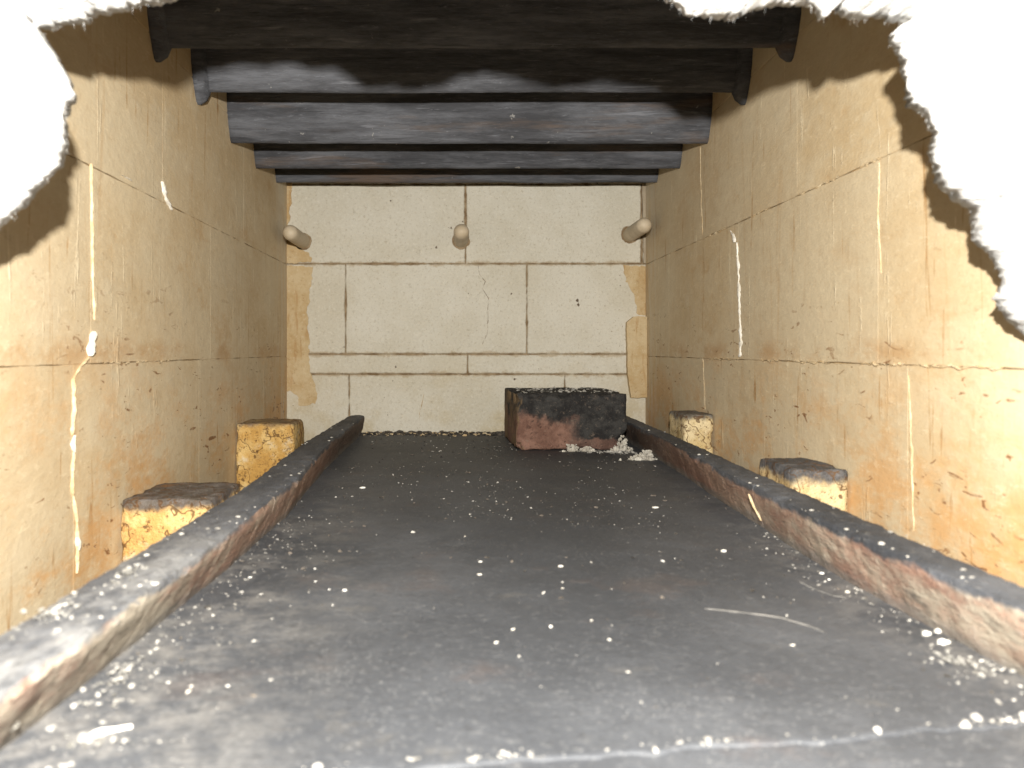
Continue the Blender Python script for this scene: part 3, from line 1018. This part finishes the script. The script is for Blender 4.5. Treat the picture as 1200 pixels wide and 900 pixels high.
named = [(657, 662, 8, 5, 'white crumb at the very middle of the hearth plate'),
         (563, 656, 6, 4, 'white crumb left of the middle of the plate, rear one of a pair'),
         (562, 672, 8, 4, 'white crumb left of the middle of the plate, front one of a pair'),
         (404, 691, 7, 5, 'white crumb on the open left half of the hearth plate'),
         (848, 644, 8, 6, 'white crumb near the right kerb joint on the plate'),
         (963, 670, 7, 5, 'white crumb beside the right kerb behind the short powder streak'),
         (993, 691, 7, 6, 'white crumb at the end of the short powder streak'),
         (714, 748, 6, 5, 'white crumb left of the tail of the long powder streak'),
         (736, 786, 8, 4, 'flat whitish crumb in front of the long powder streak'),
         (293, 675, 6, 4, 'white crumb close to the middle of the left kerb'),
         (267, 802, 7, 5, 'white crumb on the near left of the hearth plate'),
         (224, 802, 7, 5, 'white crumb by the near end of the left kerb'),
         (425, 571, 8, 4, 'flat white crumb at the far left of the hearth plate'),
         (768, 594, 9, 4, 'flat white crumb on the far right of the hearth plate'),
         (733, 863, 6, 4, 'white crumb just behind the front edge of the plate')]
for it in named:
    lumps('mortar_crumb', [it[:4]], M['crumb'], it[4], 'crumb', 'white crumbs on the hearth plate')
small = [(637, 696), (659, 683), (608, 770), (972, 679), (928, 756), (717, 734), (386, 692), (390, 710), (370, 682), (369, 667), (276, 710), (220, 812), (549, 565), (618, 582),
         (484, 624), (545, 629), (551, 604), (777, 658), (791, 655), (693, 728), (601, 738), (645, 736), (582, 754), (659, 690), (401, 573)]
kk = [(1086, 740, 12, 10, 'white mortar crumb in a cluster beside the right kerb, nearest the back'),
      (1100, 737, 12, 9, 'white mortar crumb, middle of the cluster beside the right kerb'),
      (1106, 750, 18, 11, 'flat white mortar crumb in front of the cluster beside the right kerb')]
for it in kk:
    lumps('mortar_crumb', [it[:4]], M['crumb'], it[4], 'crumb', 'white crumbs beside the right kerb', 3, 0.6)
# mortar lumps round the loose brick: each a small crumbly heap
for (u, v, wpx, hpx, lab) in [(671, 519, 17, 9, 'pale mortar heap leaning against the foot of the loose brick'),
                              (688, 524, 14, 5, 'low pale mortar heap at the loose brick, right of the leaning one'),
                              (729, 516, 17, 20, 'tall white mortar heap between the loose brick and right kerb'),
                              (752, 536, 34, 6, 'flat white mortar spill in front of the right kerb end'),
                              (757, 531, 14, 8, 'small grey mortar heap against the inner side of the right kerb end')]:
    y = min(F * ZP / (V0 - (v + hpx * 0.5)), 1.305)
    x = (u - U0) * y / F
    s = y / F
    z = plate_z(x, y) - 0.001
    bm = bmesh.new()
    rr = random.Random(u)
    W, H = wpx * s / 2, hpx * s
    for k in range(130):
        t = rr.random() ** 1.9
        rad = (0.0005 + 0.0036 * rr.random() ** 3.5) * (1.1 - 0.5 * t)
        q = bmesh.ops.create_icosphere(bm, subdivisions=2, radius=1)
        c = Vector((x + rr.gauss(0, 0.6) * W * (1 - 0.55 * t), y - rr.random() * 0.010 * (1 - t), z + H * t * 0.9 + rad * 0.4))
        sd = rr.random() * 60
        for vv in q['verts']:
            d = vv.co.copy()
            vv.co = c + d * rad * (0.8 + 0.5 * noise.cell(d * 1.6 + Vector((sd, 0, 0))) + 0.6 * noise.noise(d * 2 + Vector((sd, 0, 0))))
    o = obj('mortar_heap', bm, M['white'], smooth=False, origin=(x, y, z))
    o.data.materials[0] = M['heap']
    tag(o, lab, 'mortar heap', 'mortar heaps by the loose brick')

# powder streaks left by something dragged
def streak(path, mat, label, seed):
    pts = []
    for (u, v, wd) in path:
        x, y, z = on_z(u, v, ZP)
        pts.append(((x, y, plate_z(x, y) + 0.0001), (-wd * y / F * 0.5, wd * y / F * 1.7, 0)))
    o = obj('powder_streak', bead(pts, (0, 0, 1), 0.0004, seed), mat, origin=pts[0][0])
    tag(o, label, 'powder', 'pale powder streaks on the hearth plate')


streak([(826, 714, 0.3), (870, 718, 0.8), (915, 724, 1.4), (945, 732, 2.8), (958, 737, 5), (966, 741, 3)], M['powder'], 'long curved pale powder streak ending in a blob, right of centre', 3)
streak([(938, 682, 1.6), (955, 690, 3), (975, 697, 2.4), (990, 699, 1.5)], M['powder'], 'short pale powder streak between the crumbs and right kerb', 5)


_small = iter(())


def listed(r):
    u, v = next(_small)
    x, y, z = on_z(u, v, ZP)
    return x, y, 0.45 + 0.45 * y


def scatter(name, n, fn, mats, smin, smax, label, cat, seed, flat=0.6):
    r = random.Random(seed)
    bm = bmesh.new()
    for k in range(n):
        x, y, sc = fn(r)
        s = (smin + (smax - smin) * r.random() ** 4) * sc
        q = bmesh.ops.create_icosphere(bm, subdivisions=1, radius=1)
        rot = r.random() * 6.28
        el = r.uniform(0.6, 1.5)
        sd = r.random() * 50
        z = plate_z(x, y)
        for v in q['verts']:
            d = v.co.copy()
            rr = 0.75 + 0.5 * noise.cell(d * 1.9 + Vector((sd, 0, 0))) + 0.7 * noise.noise(d * 1.7 + Vector((sd, 0, 0)))
            px, py = d.x * rr * el, d.y * rr / el
            v.co = Vector((x + s * (px * math.cos(rot) - py * math.sin(rot)), y + s * (px * math.sin(rot) + py * math.cos(rot)), z + s * flat * (d.z * rr + 0.6)))
    o = obj(name, bm, mats, smooth=False)
    tag(o, label, cat, kind='stuff')
    return o


def anywhere(r):
    while True:
        x, y = r.uniform(-0.155, 0.255), r.uniform(0.36, 1.58)
        p = 0.15 + 0.85 * max(0, noise.noise(Vector((x * 11, y * 8, 3))) + 0.25)
        if y < 0.62 and abs(x - 0.05) < 0.13:
            p *= 0.25
        if r.random() < p:
            return x, y, 0.55 + 0.4 * y


_small = iter(small)
scatter('small_mortar_crumbs', len(small), listed, M['crumb'], 0.0012, 0.0021, 'small white crumbs dotted about the hearth plate', 'grit', 2)
scatter('mortar_grit', 1300, anywhere, M['grit'], 0.0002, 0.0012, 'fine white mortar grit sprinkled over the hearth plate', 'grit', 3)
scatter('soot_grit', 900, anywhere, M['darkgrit'], 0.0006, 0.0022, 'fine dark grit lying on the hearth plate', 'grit', 5)


def at_back(r):
    return r.uniform(-0.165, 0.10), 1.59 - abs(r.gauss(0, 0.022)), 1.0


scatter('wall_foot_rubble', 650, at_back, M['darkgrit'], 0.0015, 0.0055, 'brown and black rubble line at the foot of the back wall', 'rubble', 8)
scatter('wall_foot_grit', 320, at_back, M['bead'], 0.001, 0.0045, 'pale chips mixed into the rubble under the back wall', 'grit', 9)


def near_left(r):
    y = r.uniform(0.36, 0.80)
    return lerp_tab(L_bot, y) + abs(r.gauss(0, 0.026)) + 0.002, y, 1.0


def near_right(r):
    y = r.uniform(0.36, 0.72)
    return lerp_tab(R_bot, y) - abs(r.gauss(0, 0.014)) - 0.002, y, 1.0


def by_brick(r):
    return 0.255 - abs(r.gauss(0, 0.03)), 1.30 - abs(r.gauss(0, 0.015)), 0.9


def front_edge(r):
    while True:
        x = r.uniform(-0.19, 0.25)
        if r.random() < max(0.03, 0.15 + 1.5 * noise.noise(Vector((x * 24, 0.4, 0)))):
            return x, front_y(x) + abs(r.gauss(0, 0.0035)) + 0.0005, 1.0


scatter('left_kerb_grit', 480, near_left, M['grit'], 0.0002, 0.0013, 'white crumbs and dust gathered along the left kerb', 'grit', 11, 0.45)
scatter('right_kerb_grit', 240, near_right, M['grit'], 0.0002, 0.0015, 'white crumbs and dust gathered along the right kerb', 'grit', 12, 0.45)
scatter('brick_foot_grit', 150, by_brick, M['grit'], 0.0008, 0.0042, 'white mortar grit at the foot of the loose brick', 'grit', 13, 0.6)
scatter('front_edge_grit', 170, front_edge, M['grit'], 0.0004, 0.0024, 'line of white crumbs along the front edge of the hearth plate', 'grit', 14, 0.5)

# crumbs on top of the kerbs
r = random.Random(21)
bm = bmesh.new()
for k in range(240):
    left = r.random() < 0.6
    y = r.uniform(0.36, 1.5) if r.random() < 0.5 else r.uniform(0.36, 0.65)
    t = r.random()
    if left:
        x = lerp_tab(L_out, y) * (1 - t) + lerp_tab(L_in, y) * t
        z = lerp_tab(L_z, y)
    else:
        x = lerp_tab(R_out, y) * (1 - t) + lerp_tab(R_in, y) * t
        z = lerp_tab(R_z, y)
    s = 0.0004 + 0.0016 * r.random() ** 4
    q = bmesh.ops.create_icosphere(bm, subdivisions=1, radius=1)
    sd = r.random() * 40
    for v in q['verts']:
        d = v.co.copy()
        rr = 1 + 0.45 * noise.noise(d * 2 + Vector((sd, 0, 0)))
        v.co = Vector((x + d.x * rr * s * 1.2, y + d.y * rr * s, z + s * 0.55 * (d.z * rr + 0.5)))
o = obj('kerb_grit', bm, M['grit'])
tag(o, 'white grit lying on top of both kerbs', 'grit', kind='stuff')

# the long white flake and lumps at the near left corner
for (pa, pb, pc, lab) in [((100, 868), (128, 858), (155, 853), 'long white mortar flake at the near left corner of the plate')]:
    path = []
    for (u, v), wd in zip((pa, pb, pc), (1.5, 3.5, 1.5)):
        x, y, z = on_z(u, v, ZP)
        path.append(((x, y, plate_z(x, y)), (0, wd * y / F * 0.8, 0)))
    o = obj('mortar_flake', bead(path, (0, 0, 1), 0.002, 4), M['white'], origin=path[0][0])
    tag(o, lab, 'mortar flake')

o = obj('mortar_chunk', lump((-0.170, 0.330, -0.140), (0.009, 0.014, 0.011), 4.4, 3, 0.4, 0.8), M['white'], origin=(-0.170, 0.330, -0.140))
tag(o, 'white mortar chunk at the near end of the left kerb, at the picture edge', 'mortar chunk')

r = random.Random(33)
bm = bmesh.new()
for k in range(190):
    x, y = r.uniform(0.095, 0.245), r.uniform(1.33, 1.50)
    sz = 0.0006 + 0.0028 * r.random() ** 3
    q = bmesh.ops.create_icosphere(bm, subdivisions=1, radius=1)
    sd = r.random() * 40
    for v in q['verts']:
        d = v.co.copy()
        rr = 0.8 + 0.5 * noise.cell(d * 1.9 + Vector((sd, 0, 0))) + 0.5 * noise.noise(d * 2 + Vector((sd, 0, 0)))
        v.co = Vector((x + d.x * rr * sz * 1.3, y + d.y * rr * sz, ZP + 0.0832 + sz * 0.6 * (d.z * rr + 0.5)))
o = obj('brick_top_grit', bm, M['grit'], smooth=False)
tag(o, 'grit and flakes lying on top of the loose brick', 'grit', kind='stuff')


def dust_heap(x, y, z, wx, wy, h, n, seed, label):
    """low spill of crumbs and powder"""
    rr = random.Random(seed)
    bm = bmesh.new()
    for k in range(n):
        a, t = rr.random() * 6.283, abs(rr.gauss(0, 0.8))
        rad = (0.00025 + 0.0015 * rr.random() ** 4)
        q = bmesh.ops.create_icosphere(bm, subdivisions=1, radius=1)
        c = Vector((x + wx * t * math.cos(a), y + wy * t * math.sin(a), z + rad * 0.4 + h * max(0, 1 - t) * rr.random()))
        sd = rr.random() * 60
        for vv in q['verts']:
            d = vv.co.copy()
            vv.co = c + Vector((d.x, d.y, d.z * 0.7)) * rad * (0.8 + 0.5 * noise.cell(d * 1.6 + Vector((sd, 0, 0))) + 0.6 * noise.noise(d * 2 + Vector((sd, 0, 0))))
    o = obj('mortar_spill', bm, M['spill'], smooth=False, origin=(x, y, z))
    tag(o, label, 'mortar spill', kind='stuff')


dust_heap(-0.172, 0.385, -0.1142, 0.010, 0.022, 0.004, 150, 1, 'mortar spill on the left kerb top, closest to the camera')
dust_heap(-0.166, 0.455, -0.1143, 0.008, 0.028, 0.003, 120, 2, 'mortar spill on the left kerb top, further from the camera')
dust_heap(-0.150, 0.400, ZP, 0.012, 0.040, 0.004, 190, 3, 'long mortar spill at the foot of the near left kerb')
dust_heap(0.236, 0.418, ZP, 0.010, 0.016, 0.003, 130, 4, 'mortar spill on the plate at the near right kerb')
dust_heap(-0.138, 0.336, ZP, 0.022, 0.006, 0.003, 140, 5, 'mortar spill at the near left corner of the plate')
